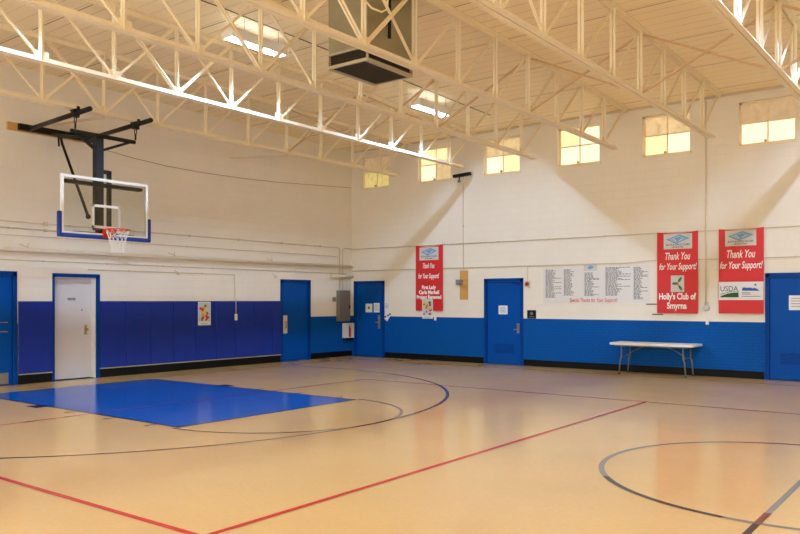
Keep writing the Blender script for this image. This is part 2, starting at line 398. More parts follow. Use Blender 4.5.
# ------------------------------------------------------------------ windows
def pane_mat(name, rgb, s, s2=.5):
    m = bpy.data.materials.new(name); m.use_nodes = True; nt = m.node_tree; N = nt.nodes; L = nt.links; b = N['Principled BSDF']
    tc = N.new('ShaderNodeTexCoord'); n = N.new('ShaderNodeTexNoise'); n.inputs['Scale'].default_value = 7; n.inputs['Detail'].default_value = 6
    L.new(tc.outputs['Object'], n.inputs['Vector'])
    r = N.new('ShaderNodeMapRange'); r.inputs['From Min'].default_value = .3; r.inputs['From Max'].default_value = .7
    r.inputs['To Min'].default_value = s*s2; r.inputs['To Max'].default_value = s*(2-s2); L.new(n.outputs['Fac'], r.inputs['Value'])
    b.inputs['Base Color'].default_value = lin((206, 190, 160)); b.inputs['Roughness'].default_value = .35
    b.inputs['Emission Color'].default_value = lin(rgb); L.new(r.outputs[0], b.inputs['Emission Strength'])
    return m
PM = [pane_mat('pane_bright', (255, 238, 200), 1.0, .82), pane_mat('pane_warm', (255, 232, 170), .9, .8),
      pane_mat('pane_yellow', (236, 206, 150), .5, .6), pane_mat('pane_dull', (226, 190, 150), .25, .6), pane_mat('pane_green_yellow', (222, 206, 120), .5, .6)]
#        lowL lowR upL upR
PC = [(4, 4, 3, 3), (0, 2, 1, 1), (0, 1, 2, 2), (0, 0, 1, 0), (1, 0, 2, 2), (0, 0, 3, 3)]
for i, (a, b_) in enumerate(WIN):
    r = empty('window_%d' % (i+1), ((a+b_)/2, 0, WZ[0]), kind='structure',
              label='small high window, number %d along the long wall counting from the corner' % (i+1))
    z0, z1 = WZ; w = W('right')
    t = .045
    for q in ((a, a+t, z0, z1), (b_-t, b_, z0, z1), (a, b_, z0, z0+t), (a, b_, z1-t, z1)): w.box(*q, -.16, -.10)
    xm = (a+b_)/2; zm = z0+.50
    w.box(xm-.014, xm+.014, z0, z1, -.155, -.105); w.box(a, b_, zm-.016, zm+.016, -.155, -.105)
    w.mb.build('window_frame', M['steel'], r)
    s = W('right'); s.box(a-.03, b_+.03, z0-.04, z0-.002, 0, .035); s.mb.build('window_sill', M['steel'], r)
    l = W('right'); l.box(xm-.07, xm-.02, z0+t, z0+t+.05, -.105, -.07); l.mb.build('latch', M['brass'], r)
    g = W('right')
    for (x0, x1, q0, q1), mi in zip(((a+t, xm, z0+t, zm), (xm, b_-t, z0+t, zm), (a+t, xm, zm, z1-t), (xm, b_-t, zm, z1-t)), PC[i]):
        g.box(x0, x1, q0, q1, -.14, -.13, mi)
    g.mb.build('pane', PM, r)

# glowing band added on the front wall, behind the viewer, as warm fill light
r = empty('window_7', (15, LY, 1.6), kind='structure', label='long glowing band behind the viewer, added as warm fill light')
mb = MB(); mb.box(2.0, 28.0, LY+.005, LY+.02, 1.8, 4.6); mb.build('pane', emis('warm_fill_glow', (238, 240, 226), 4.6), r)
mb = MB()
for k in range(14): mb.box(1.97+2*k, 2.03+2*k, LY+.021, LY+.06, 1.75, 4.65)
for z in (1.75, 3.2, 4.6): mb.box(2.03, 27.97, LY+.02, LY+.055, z, z+.05)
mb.build('window_frame', M['steel'], r)  # bars dress the added light band as a window

# ------------------------------------------------------------------ doors
def door(n, wallname, o, label, style):
    a0, a1, z0, z1 = o; c = (a0+a1)/2
    r = empty('door_%d' % n, (c, 0, 0) if wallname == 'right' else (0, c, 0), kind='structure', label=label)
    t = .075; rec = .17 if style == 'white' else .02
    f = W(wallname)
    if style == 'white':
        f.box(a0-.02, a0+.02, 0, z1, -.02, .03); f.box(a1-.03, a1+.045, 0, z1+.0, -.02, .03); f.box(a0-.02, a1+.045, z1-.05, z1+.03, -.02, .03)
        f.mb.build('door_frame', M['blue_frame'], r)
        j = W(wallname); j.box(a1-.05, a1-.0301, 0, z1-.05, -.22, -.021); j.box(a0+.0201, a0+.04, 0, z1-.05, -.22, -.021); j.box(a0+.04, a1-.05, z1-.07, z1-.0501, -.22, -.021)
        tag(j.mb.build('door_jamb', M['white'], r), 'cream door jamb')
    else:
        f.box(a0-.01, a0+t, 0, z1, -.05, .025); f.box(a1-t, a1+.01, 0, z1, -.05, .025); f.box(a0-.01, a1+.01, z1-t, z1+.015, -.05, .025)
        f.mb.build('door_frame', M['blue_frame'], r)
    d = W(wallname)
    L0, L1, LT = (a0+.04, a1-.05, z1-.07) if style == 'white' else (a0+t, a1-t, z1-t)
    d.box(L0+.004, L1-.004, .015, LT-.004, -rec-.045, -rec)
    leaf = d.mb.build('door_panel', M['white_door'] if style == 'white' else M['blue_door'], r)
    return r, L0, L1, rec
# d1: next to corner on the long wall
r, L0, L1, rec = door(1, 'right', D1, 'blue door of the long wall nearest the corner', 'blue')
w = W('right'); w.box(1.06, 1.15, .88, 1.30, -rec, -rec+.006); w.mb.build('lock_plate', M['grey_metal'], r)
w = W('right'); w.tube([(1.1, 1.08, -rec), (1.1, 1.08, -rec+.055), (1.02, 1.07, -rec+.06)], .012); w.mb.disc((1.1, rec-.006, 1.2), .022, (0,-1,0), .02); w.mb.build('door_handle', M['brass'], r)
r, L0, L1, rec = door(2, 'right', D2, 'blue door in the middle of the long wall', 'blue')
w = W('right'); w.box(5.90, 5.98, .86, 1.13, -rec, -rec+.006); w.mb.build('lock_plate', M['leg'], r)
w = W('right'); w.mb.disc((5.94, rec-.006, 1.08), .024, (0,-1,0), .02); w.tube([(5.94, .97, -rec), (5.94, .97, -rec+.06), (5.85, .965, -rec+.065)], .013); w.mb.build('door_handle', M['chrome'], r)
def louvre(r, a0, a1, z0, z1, rec, n=4):
    w = W('right')
    for (q) in ((a0, a0+.02, z0, z1), (a1-.02, a1, z0, z1), (a0, a1, z0, z0+.02), (a0, a1, z1-.02, z1)): w.box(*q, -rec, -rec+.01)
    for k in range(n):
        z = z0+.03+(z1-z0-.05)*k/n
        w.mb.hexa([w.p(a0+.02, z, -rec+.0005), w.p(a1-.02, z, -rec+.0005), w.p(a1-.02, z, -rec+.009), w.p(a0+.02, z, -rec+.009),
                   w.p(a0+.02, z+.03, -rec+.0005), w.p(a1-.02, z+.03, -rec+.0005), w.p(a1-.02, z+.03, -rec+.001), w.p(a0+.02, z+.03, -rec+.001)])
    w.mb.build('door_louvre', M['blue_frame'], r)
louvre(r, 5.2, 5.82, .32, .56, rec)
w = W('right'); w.box(5.75, 5.98, 2.19, 2.24, -rec, -rec+.04); w.mb.build('door_closer', M['blue_frame'], r)
r, L0, L1, rec = door(3, 'right', D3, 'blue door at the right end of the long wall', 'blue')
louvre(r, 12.42, 13.15, .36, .60, rec)
r, L0, L1, rec = door(4, 'left', DL[0], 'blue door at the far left edge of the end wall', 'blue')
for z in (1.30, 1.11):
    w = W('left'); w.tube([(-11.7, z, -rec), (-11.7, z, .05), (-10.80, z, .05), (-10.80, z, -rec)], .012); w.mb.build('push_bar', M['chrome'], r)
w = W('left'); w.box(-11.72, -10.75, .03, .26, -rec, -rec+.003); w.mb.build('kick_plate', M['grey_metal'], r)
r, L0, L1, rec = door(5, 'left', DL[1], 'white door in a blue frame on the end wall', 'white')
w = W('left'); w.box(-8.98, -8.92, .98, 1.20, -rec, -rec+.006); w.mb.build('lock_plate', M['brass'], r)
w = W('left'); w.tube([(-8.95, 1.10, -rec), (-8.95, 1.10, -rec+.03), (-8.95, 1.10, -rec+.055), (-8.95, 1.10, -rec+.085)], [.016, .016, .034, .026], seg=12); w.mb.disc((-rec+.006, -8.95, 1.02), .014, (1,0,0), .015); w.mb.build('door_knob', M['brass'], r)
w = W('left'); w.box(-9.05, -9.03, 1.52, 1.55, -rec, -rec+.004); w.mb.build('peephole', M['blackmetal'], r)
r6, L0, L1, rec = door(6, 'left', DL[2], 'blue door on the end wall right of the navy pads', 'blue')
w = W('left'); w.box(-2.96, -2.80, .80, 1.32, -rec, -rec+.006); w.mb.build('push_plate', M['palegrey'], r6)
w = W('left'); w.tube([(-2.88, .95, -rec), (-2.88, .97, -rec+.05), (-2.88, 1.14, -rec+.05), (-2.88, 1.16, -rec)], .012); w.mb.build('door_handle', M['redplastic'], r6)

# papers and signs on the doors
def paper(wallname, c, z, wd, h, d, label, marks='lines', rot=0., cat='notice', ink='greyink', name='paper_notice'):
    loc = (c, -d, z) if wallname == 'right' else (d, c, z)
    o = empty(name, loc, label, cat)
    q = math.cos(rot), math.sin(rot)
    def R(a, b): return (c+a*q[0]-b*q[1], z+a*q[1]+b*q[0])
    w = W(wallname); w.poly([R(-wd/2,-h/2), R(wd/2,-h/2), R(wd/2,h/2), R(-wd/2,h/2)], d, 0, .002); w.mb.build('sheet', M['paper'], o)
    k = W(wallname)
    def strip(a0, a1, b, t=.012): k.poly([R(a0,b), R(a1,b), R(a1,b+t), R(a0,b+t)], d+.0022, 0, .0006)
    if marks == 'lines':
        for i in range(4): strip(-wd*.36, wd*(.36 if i % 2 else .2), h*.28-i*h*.18)
    elif marks == 'face':
        k.blob(c, z+h*.02, wd*.17, h*.17, d+.0022, 0)
    elif marks == 'foot':
        for a, b in ((-.2, -.25), (.1, .05), (.28, .3)):
            x, y = R(a*wd, b*h); k.blob(x, y, .035, .03, d+.0022, 0)
    k.mb.build('printing', M[ink], o)
    return o
pz = -.0195
paper('right', .70, 1.515, .27, .27, pz, 'left white paper with a round drawing on the corner blue door', 'face')
paper('right', 1.01, 1.525, .23, .29, pz, 'white paper with green heading beside the round drawing, corner blue door', 'lines', ink='green')
paper('right', 1.43, 1.575, .24, .22, .002, 'pale pink paper on the wall at the corner door frame', 'lines')
paper('right', 1.45, 1.29, .20, .30, .002, 'white paper with dark footprints hanging tilted beside the corner blue door', 'foot', rot=-.62, ink='ink')
paper('right', 5.475, 1.49, .28, .24, pz, 'white printed notice on the middle blue door', 'lines')
paper('right', 12.75, 1.70, .32, .32, pz, 'white printed notice on the blue door at the right edge', 'lines')
o = empty('name_plate', (-.169, -9.29, 1.78), 'small black name plate on the white door', 'sign')
w = W('left'); w.box(-9.38, -9.20, 1.755, 1.805, -.169, -.164); w.mb.build('plate', M['blackmetal'], o)
k = W('left')
for i in range(5): k.box(-9.365+i*.032, -9.345+i*.032, 1.77, 1.79, -.1639, -.1632)
k.mb.build('printing', M['paper'], o)

# ------------------------------------------------------------------ wall pads
pads = [(-10.57, -9.83)]
a = -8.72
for k in range(8): pads.append((a, a+.658)); a += .658
pads.append((a, -3.095))
ordn = ['first', 'second', 'third', 'fourth', 'fifth', 'sixth', 'seventh', 'eighth']
def make_pad(a0, a1, label):
    o = empty('wall_pad', (0, (a0+a1)/2, .22), label, 'wall pad', 'navy wall pads along the end wall')
    w = W('left'); w.box(a0+.002, a1-.002, .22, 1.735, .018, .055)
    w.mb.build('cushion', M['pad'], o, bevel=.012)
    b = W('left'); b.box(a0+.006, a1-.006, .222, 1.733, .001, .0175); b.mb.build('backing_board', M['wood'], o)
    return o
for i, (a0, a1) in enumerate(pads):
    if i == 0: l = 'navy wall pad standing alone between the left blue door and the white door'
    elif i == 1: l = 'navy wall pad immediately right of the white door'
    elif i == len(pads)-1: l = 'narrow navy wall pad beside the blue door, last of the row'
    else: l = '%s navy wall pad counted rightwards from the white door' % ordn[i-1]
    make_pad(a0, a1, l)

# ------------------------------------------------------------------ posters of fruit
def poster(wallname, c, z, wd, h, d, label):
    loc = (c, -d, z) if wallname == 'right' else (d, c, z)
    o = empty('food_poster', loc, label, 'poster')
    w = W(wallname); w.box(c-wd/2, c+wd/2, z-h/2, z+h/2, d, d+.003); w.mb.build('sheet', M['paper'], o)
    w = W(wallname); w.box(c-wd*.46, c+wd*.46, z-h*.34, z+h*.46, d+.003, d+.0035, 0)
    rs = random.Random(int(c*100))
    for i in range(34):
        u, v = rs.uniform(-.36, .36), rs.uniform(-.26, .34)
        mi = 3 if v < -.14 and u > -.2 else rs.choice((1, 2, 3, 4, 1, 5))
        w.blob(c+u*wd, z+v*h, rs.uniform(.02, .045), rs.uniform(.02, .05), d+.0036+i*.00003, mi, rs.uniform(0, 3), 9)
    w.mb.build('picture', [M['bluepale'], M['yellow'], M['green'], M['redink'], M['orangep'], M['palegrey']], o)
    k = W(wallname)
    for i in range(2): k.box(c-wd*.3, c+wd*.3, z-h*.42-i*.022, z-h*.42-i*.022+.008, d+.003, d+.0036)
    k.mb.build('caption', M['greyink'], o)
M['bluepale'] = mat('pale_blue_print', (190, 212, 224), .6); M['orangep'] = mat('peach_print', (226, 160, 110), .6)
poster('left', -5.81, 1.415, .40, .60, .0565, 'fruit and vegetable poster taped to the navy wall pads')
poster('right', 2.99, 1.50, .38, .56, .052, 'fruit and vegetable poster overlapping the foot of the leftmost red banner')
w = W('right'); w.box(3.19, 3.27, 1.17, 1.29, .002, .012)
single(w.mb, 'paper_scrap', M['paper'], (3.23, 0, 1.2), 'small white scrap of paper at the right foot of the fruit poster', 'paper')

# ------------------------------------------------------------------ banners
def club_logo(c, z, wd, h, d, parent):
    w = W('right'); w.box(c-wd/2, c+wd/2, z-h/2, z+h/2, d, d+.002); tag(w.mb.build('logo_panel', M['palegrey'], parent), 'pale grey logo panel')
    g = W('right')
    zc_ = z+h*.14
    def dia(cx, cz, a, b, mi, dd): g.poly([(cx-a, cz), (cx-a*.15, cz-b), (cx+a, cz+b*.15), (cx+a*.15, cz+b)], dd, mi, .0005)
    dia(c, zc_, wd*.42, h*.30, 0, d+.0022); 
    dia(c-wd*.01, zc_, wd*.29, h*.20, 1, d+.0028); dia(c, zc_, wd*.25, h*.17, 0, d+.0034)
    for s in (-1, 1):
        g.poly([(c+s*wd*.02, zc_-h*.11), (c+s*wd*.06, zc_-h*.13), (c+s*wd*.20, zc_+h*.03), (c+s*wd*.15, zc_+h*.05)], d+.004, 1, .0005)
    g.mb.build('logo', [M['lightblue'], M['palegrey']], parent)
    text('BOYS & GIRLS CLUBS', h*.17, M['ink'], 'right', c, z-h*.22, parent, 'lettering', width=wd*.82, off=d+.003, bold=.0008)
    text('OF DELAWARE', h*.13, M['ink'], 'right', c, z-h*.38, parent, 'lettering', width=wd*.4, off=d+.003, bold=.0005)
def banner_cloth(a0, a1, z0, z1, parent, seed):
    # hanging cloth: slight sag along the top, ripples, gentle thickness
    mb = MB(); nx, nz = 16, 24; rs = random.Random(seed); ph = rs.uniform(0, 6)
    def pt(i, j, off):
        u = i/nx; v = j/nz; a = a0+(a1-a0)*u; sag = .045*math.sin(PI*u)*v**6
        d = .043+off+.0025*(1+math.sin(u*9+ph+v*2))*(.35+.65*v)*abs(math.sin(PI*u))
        return (a, -d, z0+(z1-z0)*v-sag)
    for off, fl_ in ((.0015, 0), (0, 1)):
        n0 = len(mb.v)
        for j in range(nz+1):
            for i in range(nx+1): mb.v.append(Vector(pt(i, j, off)))
        for j in range(nz):
            for i in range(nx):
                q = [n0+j*(nx+1)+i, n0+j*(nx+1)+i+1, n0+(j+1)*(nx+1)+i+1, n0+(j+1)*(nx+1)+i]
                mb.f.append(tuple(q if not fl_ else q[::-1])); mb.m.append(0)
    return mb.build('banner_cloth', M['red'], parent, smooth=True)
BD = .0505
def thanks(c, zt, parent, k=1.):
    text('Thank You', .25*k, M['textwhite'], 'right', c, zt, parent, shear=.28, width=.60*k, off=BD, bold=.003)
    text('for Your Support!', .225*k, M['textwhite'], 'right', c, zt-.25*k, parent, shear=.28, width=.90*k, off=BD, bold=.003)
b = empty('hanging_banner', (3.0, 0, 1.44), 'narrow red banner nearest the corner, poster over its foot', 'banner', 'red thank-you banners')
banner_cloth(2.51, 3.48, 1.445, 3.37, b, 1); club_logo(2.99, 3.12, .68, .38, BD-.002, b)
text('Thank You', .21, M['textwhite'], 'right', 2.98, 2.76, b, shear=.28, width=.42, off=BD, bold=.004)
text('for Your Support!', .20, M['textwhite'], 'right', 2.98, 2.46, b, shear=.28, width=.74, off=BD, bold=.004)
text('First Lady', .15, M['textwhite'], 'right', 2.99, 2.13, b, width=.50, off=BD, bold=.006)
text('Carla Markell', .15, M['textwhite'], 'right', 2.99, 1.985, b, width=.72, off=BD, bold=.006)
text('Project Renewed', .15, M['textwhite'], 'right', 2.99, 1.845, b, width=.88, off=BD, bold=.006)
b = empty('hanging_banner', (10.19, 0, 1.44), "red banner with a green holly sprig picture, right of the white name banner", 'banner', 'red thank-you banners')
banner_cloth(9.71, 10.665, 1.445, 3.38, b, 2); club_logo(10.20, 3.145, .66, .36, BD-.002, b)
thanks(10.20, 2.79, b, .97)
w = W('right'); w.box(10.04, 10.35, 1.95, 2.34, BD-.001, BD+.001); w.mb.build('picture_panel', M['palegrey'], b)
w = W('right')
for (a, z, rot) in ((10.14, 2.15, .05), (10.25, 2.24, 1.0), (10.26, 2.05, -1.0)):
    pts = []
    for k in range(20):
        t = 2*PI*k/20; rr = 1.0 if k % 2 else .72
        u, v = .085*rr*math.cos(t), .038*rr*math.sin(t)
        pts.append((a+u*math.cos(rot)-v*math.sin(rot), z+u*math.sin(rot)+v*math.cos(rot)))
    w.poly(pts, BD+.0012, 0)
for a, z in ((10.2, 2.16), (10.22, 2.13), (10.19, 2.13)): w.blob(a, z, .015, .015, BD+.002, 1)
w.mb.build('holly_sprig', [M['green'], M['redink']], b)
text("Holly's Club of", .205, M['textwhite'], 'right', 10.19, 1.84, b, width=.86, off=BD, bold=.007)
text('Smyrna', .205, M['textwhite'], 'right', 10.18, 1.62, b, width=.46, off=BD, bold=.007)
b = empty('hanging_banner', (11.61, 0, 1.44), 'red banner with white sponsor strip, nearest the right blue door', 'banner', 'red thank-you banners')
banner_cloth(11.13, 12.085, 1.455, 3.38, b, 3); club_logo(11.60, 3.155, .66, .35, BD-.002, b)
thanks(11.61, 2.79, b, 1.0)
w = W('right'); w.box(11.135, 12.08, 1.76, 2.17, BD-.001, BD+.001); tag(w.mb.build('sponsor_strip', M['banner_white'], b), 'white sponsor strip')
text('USDA', .17, M['navyink'], 'right', 11.36, 2.01, b, width=.38, off=BD+.002, bold=.0)
w = W('right'); w.poly([(11.17, 1.82), (11.56, 1.82), (11.56, 1.93), (11.42, 1.925), (11.30, 1.90), (11.17, 1.85)], BD+.0012, 0)
w.poly([(11.17, 1.88), (11.30, 1.92), (11.42, 1.945), (11.56, 1.945), (11.56, 1.955), (11.40, 1.955), (11.17, 1.90)], BD+.0012, 1)
w.mb.build('green_hills_mark', [M['darkgreen'], M['green']], b)
w = W('right'); w.poly([(11.63, 1.97), (12.0, 1.965), (11.96, 2.0), (11.90, 2.03), (11.85, 2.02), (11.80, 2.04), (11.74, 2.03), (11.70, 2.04), (11.64, 2.04)], BD+.0012, 0)
w.blob(11.91, 2.10, .022, .022, BD+.0012, 0)
w.mb.build('blue_wave_mark', M['blueink'], b)
w = W('right')
for z, a1 in ((1.915, 11.80), (1.885, 11.82), (1.835, 12.02)): w.box(11.63, a1, z, z+.014, BD+.001, BD+.0018)
w.mb.build('small_print', M['greyink'], b)

for bo, dx in zip([x for x in COL.objects if x.name.startswith('hanging_banner')], (.045, .02, .015)): bo.location.x += dx
# white roster banner
b = empty('donor_banner', (8.1, 0, 1.7), 'wide white banner printed with five columns of names', 'banner')
w = W('right'); w.box(6.70, 9.54, 1.695, 2.615, .002, .005); w.mb.build('banner_sheet', M['banner_white'], b)
rs = random.Random(4)
for a0, a1, z0, z1 in ((6.77, 7.22, 1.80, 2.54), (7.29, 7.72, 1.86, 2.54), (7.86, 8.26, 1.84, 2.44), (8.42, 9.08, 1.86, 2.56), (9.14, 9.50, 1.76, 2.55)):
    z = z1; k = 0; w = W('right')
    while z > z0:
        wd = (a1-a0)*rs.uniform(.42, .66)
        if rs.random() < .1 or (k < 1 and a0 > 8.4 and a0 < 9): wd = (a1-a0)*.98
        x = a0
        while x < a0+wd:
            l = rs.uniform(.03, .09); w.box(x, min(x+l, a0+wd), z, z+.017, .005, .0057); x += l+.016
        z -= .0275; k += 1
    w.mb.build('name_column', M['greyink'], b)
w = W('right'); w.box(7.84, 8.20, 2.50, 2.66, .005, .006, 0)
w.poly([(7.93, 2.58), (8.01, 2.53), (8.12, 2.59), (8.03, 2.64)], .0062, 1)
w.mb.build('logo', [M['palegrey'], M['lightblue']], b)
text('Special Thanks for Your Support!', .14, M['redink'], 'right', 8.09, 1.755, b, shear=.3, width=1.28, off=.0062, bold=.001)
for a, z, l in ((9.59, 1.66, 'short dark label strip under the right corner of the name banner'), (9.74, 1.415, 'short dark label strip just under the holly banner')):
    w = W('right'); w.box(a-.14, a+.12, z-.014, z+.014, .002, .012)
    single(w.mb, 'label_strip', M['greyink'], (a, 0, z), l, 'label strip')

# ------------------------------------------------------------------ small things on the long wall
def clips(w, pts, r): pass
def conduit(name, wallname, pts, r, m, label, boxes=(), group=None):
    a, z, d = pts[0]
    w = W(wallname); w.tube(pts, r, seg=10)
    loc = w.p(*pts[0])
    o = empty(name, loc, label, 'conduit', group)
    w.mb.build('pipe_run', m, o, smooth=True)
    k = W(wallname)
    for (a, z, s) in boxes: k.box(a-s, a+s, z-s, z+s, .0, .04)
    if boxes: k.mb.build('junction_box', m, o, bevel=.004)
    for (p, q) in zip(pts[:-1], pts[1:]):
        L = math.hypot(q[0]-p[0], q[1]-p[1]); n = int(L/1.5)
        for i in range(n):
            t = (i+.5)/n; aa = p[0]+(q[0]-p[0])*t; zz = p[1]+(q[1]-p[1])*t
            h = abs(q[0]-p[0]) > abs(q[1]-p[1])
            if (wallname == 'right' and aa > 14) or (wallname == 'left' and aa < -12.5): continue
            c = W(wallname)
            if h: c.box(aa-.012, aa+.012, zz-r*1.7, zz+r*1.7, 0, p[2]+r+.002)
            else: c.box(aa-r*1.7, aa+r*1.7, zz-.012, zz+.012, 0, p[2]+r+.002)
            c.mb.build('pipe_clamp', m, o)
    return o
conduit('wall_conduit', 'right', [(.02, 3.36, .03), (29.0, 3.36, .03)], .011, M['cream'], 'upper long cream conduit running just above the red banners')
conduit('wall_conduit', 'right', [(.02, 2.675, .03), (9.0, 2.675, .03), (9.3, 2.70, .03), (9.75, 2.72, .03), (10.4, 2.70, .03), (29.0, 2.70, .03)], .011, M['cream'], 'lower long cream conduit running across the middle of the red banners')
conduit('wall_conduit', 'right', [(4.21, 5.08, .03), (4.21, 2.62, .03)], .009, M['cream'], 'thin vertical conduit dropping from the black bar bracket to the plywood strip')
conduit('wall_conduit', 'right', [(10.86, 6.38, .05), (10.86, 1.66, .05)], .014, M['cream2'], 'vertical cream conduit between the two right red banners')
conduit('wall_conduit', 'right', [(6.25, 2.66, .02), (6.25, 2.27, .02)], .007, M['cream'], 'short vertical conduit above the red alarm beside the middle blue door')
o = empty('alarm_bell', (10.87, 0, 1.58), 'round grey bell on the wall between the two right red banners', 'bell')
w = W('right'); w.mb.tube([(10.87,-.002,1.58),(10.87,-.03,1.58),(10.87,-.05,1.58),(10.87,-.058,1.58)], [.075,.075,.055,.02], 20); w.mb.build('gong', M['palegrey'], o, smooth=True)
w = W('right'); w.box(10.83, 10.91, 1.665, 1.72, .0, .04); w.mb.build('bell_box', M['palegrey'], o)
w = W('right'); w.box(10.85, 10.92, 1.19, 1.265, .001, .03)
single(w.mb, 'wall_box', M['white'], (10.885, 0, 1.2), 'small white box at the top edge of the blue paint below the bell', 'electrical box', bevel=.003)
o = empty('black_wall_bar', (4.25, 0, 5.2), 'black horizontal bar device mounted high between the windows', 'wall device')
w = W('right'); w.mb.bar((3.97, -.16, 5.27), (4.54, -.16, 5.30), .10, .085); w.mb.build('bar', M['blackmetal'], o, bevel=.01)
w = W('right'); w.tube([(4.2, 5.28, .0), (4.2, 5.28, .12)], .025); w.tube([(4.16, 5.24, .15), (4.15, 5.13, .15)], .018); w.mb.build('bracket', M['blackmetal'], o)
w = W('right'); w.mb.ball((4.15, -.15, 5.12), .045); w.mb.build('swivel_ball', M['grey_metal'], o, smooth=True)
o = empty('plywood_board', (4.23, 0, 1.76), 'upright plywood strip on the wall right of the first red banner', 'board')
w = W('right'); w.box(4.09, 4.36, 1.77, 2.60, .001, .02); w.mb.build('board', M['wood'], o)
o = empty('electrical_box', (4.14, -.02, 2.2), 'grey metal electrical box fixed to the plywood strip', 'electrical box')
w = W('right'); w.box(4.00, 4.22, 2.20, 2.34, .021, .10); w.mb.build('enclosure', M['grey_metal'], o, bevel=.005)
w = W('right'); w.box(4.23, 4.34, 2.16, 2.36, .021, .08); w.mb.build('conduit_body', M['wood'], o)
w = W('right'); w.tube([(4.11, 2.27, .10), (4.11, 2.27, .125)], .03, seg=14); w.mb.build('knob', M['chrome'], o)
o = empty('fire_alarm_horn', (6.24, 0, 2.19), 'red fire alarm strobe at the upper right of the middle blue door', 'alarm')
w = W('right'); w.box(6.16, 6.32, 2.11, 2.27, .001, .035); w.mb.build('base_plate', M['palegrey'], o, bevel=.004)
w = W('right'); w.mb.ball((6.24, -.04, 2.19), .06); w.mb.build('red_lens', M['redplastic'], o, smooth=True)
w = W('right'); w.box(6.19, 6.29, 2.125, 2.145, .036, .06); w.mb.build('strobe', M['white'], o)
o = empty('room_sign', (6.36, 0, 1.27), 'small black square sign right of the middle blue door', 'sign')
w = W('right'); w.box(6.23, 6.49, 1.27, 1.49, .001, .012); w.mb.build('plate', M['blackmetal'], o)
w = W('right'); w.blob(6.36, 1.40, .05, .045, .0122, 0); w.box(6.28, 6.44, 1.305, 1.325, .0122, .013); w.mb.build('printing', M['greyink'], o)

# ------------------------------------------------------------------ pipes and boxes on the end wall
conduit('wall_conduit', 'left', [(-19.8, 3.385, .03), (-.66, 3.385, .03), (-.60, 3.33, .03), (-.60, 2.08, .03)], .014, M['cream'], 'topmost cream conduit of the end wall turning down to the grey panel', boxes=((-9.98, 3.385, .045),))
conduit('wall_conduit', 'left', [(-19.8, 3.25, .03), (-8.3, 3.25, .03)], .012, M['cream'], 'second conduit from the top on the end wall, passing behind the backboard', boxes=((-9.98, 3.25, .035),))
conduit('wall_conduit', 'left', [(-19.8, 3.10, .02), (-.75, 3.11, .02)], .008, M['cream'], 'thin cream conduit midway between the top conduits and the thick pipe')
conduit('wall_conduit', 'left', [(-19.8, 2.60, .02), (-.25, 2.585, .02)], .010, M['cream'], 'thin cream conduit running just below the thick pipe')
conduit('wall_conduit', 'left', [(-9.0, 2.44, .02), (-4.80, 2.44, .02), (-4.78, 2.42, .025), (-4.78, 1.80, .04), (-4.78, 1.72, .072), (-4.78, 1.40, .072)], .010, M['cream'], 'lowest thin conduit of the end wall dropping in front of the navy pads')
w = W('left'); w.box(-4.815, -4.745, 1.22, 1.39, .056, .095)
single(w.mb, 'switch_box', M['white'], (.056, -4.78, 1.22), 'small white switch box hanging on the navy pads', 'switch', bevel=.003)
o = empty('heating_pipe', (.12, -10, 2.8), 'thick cream pipe running the length of the end wall', 'pipe')
w = W('left'); w.tube([(-19.8, 2.80, .12), (-.12, 2.80, .12)], .045, seg=14); w.mb.build('pipe', M['cream2'], o, smooth=True)
for a in (-17.5, -14.0, -10.41, -6.75, -3.50):
    w = W('left'); w.tube([(a-.12, 2.93, .0), (a, 2.86, .11), (a, 2.74, .12)], .009, seg=6); w.tube([(a+.06, 2.95, .0), (a, 2.86, .11)], .009, seg=6)
    w.mb.build('pipe_hanger', M['cream'], o)
o = empty('heating_pipe', (.10, -.7, 2.5), 'short thick cream pipe stub above the grey panel in the corner', 'pipe')
w = W('left'); w.tube([(-1.05, 2.50, .12), (-.10, 2.50, .12)], .055, seg=14); w.mb.build('pipe', M['cream2'], o, smooth=True)
w = W('left'); w.tube([(-.98, 2.50, .0), (-.98, 2.50, .12)], .03); w.tube([(-.16, 2.50, .0), (-.16, 2.50, .12)], .03); w.mb.build('pipe_hanger', M['cream'], o)
o = empty('wall_conduit', (.03, -.45, 2.1), 'second vertical conduit entering the grey panel, curving toward the corner', 'conduit')
w = W('left'); w.tube([(-.02, 3.38, .03), (-.36, 3.38, .03), (-.44, 3.33, .03), (-.46, 3.25, .03), (-.46, 2.08, .03)], .014); w.mb.build('pipe_run', M['cream'], o, smooth=True)
w = W('left'); w.box(-8.16, -8.02, 2.63, 2.77, .001, .05)
single(w.mb, 'junction_box', M['cream2'], (0, -8.09, 2.7), 'small pale box on the wall below the right end of the backboard', 'electrical box', bevel=.004)
for a in (-6.6, -3.3):
    w = W('left'); w.tube([(a-.1, 2.50, .01), (a, 2.44, .05), (a+.07, 2.39, .01)], .008, seg=6); w.tube([(a-.02, 2.38, .01), (a, 2.44, .05)], .008, seg=6)
    single(w.mb, 'pipe_bracket', M['cream'], (0, a, 2.38), 'small painted bracket under the thick pipe, %s' % ('above the fruit poster' if a < -5 else 'just left of the blue end-wall door'), 'bracket')
o = empty('breaker_box', (0, -.47, 1.1), 'tall grey electrical panel on the end wall beside the corner', 'electrical panel')
w = W('left'); w.box(-.72, -.23, 1.10, 2.06, .001, .15); w.mb.build('cabinet', M['grey_metal'], o, bevel=.006)
w = W('left'); w.box(-.70, -.25, 1.12, 2.04, .151, .158); w.mb.build('panel_door', M['grey_metal'], o)
w = W('left'); w.box(-.30, -.26, 1.50, 1.60, .159, .18); w.mb.build('latch', M['blackmetal'], o)
w = W('left'); w.box(-.90, -.80, 1.72, 1.85, .001, .06)
single(w.mb, 'switch_box', M['grey_metal'], (0, -.85, 1.72), 'little grey switch box just left of the electrical panel', 'electrical box', bevel=.003)
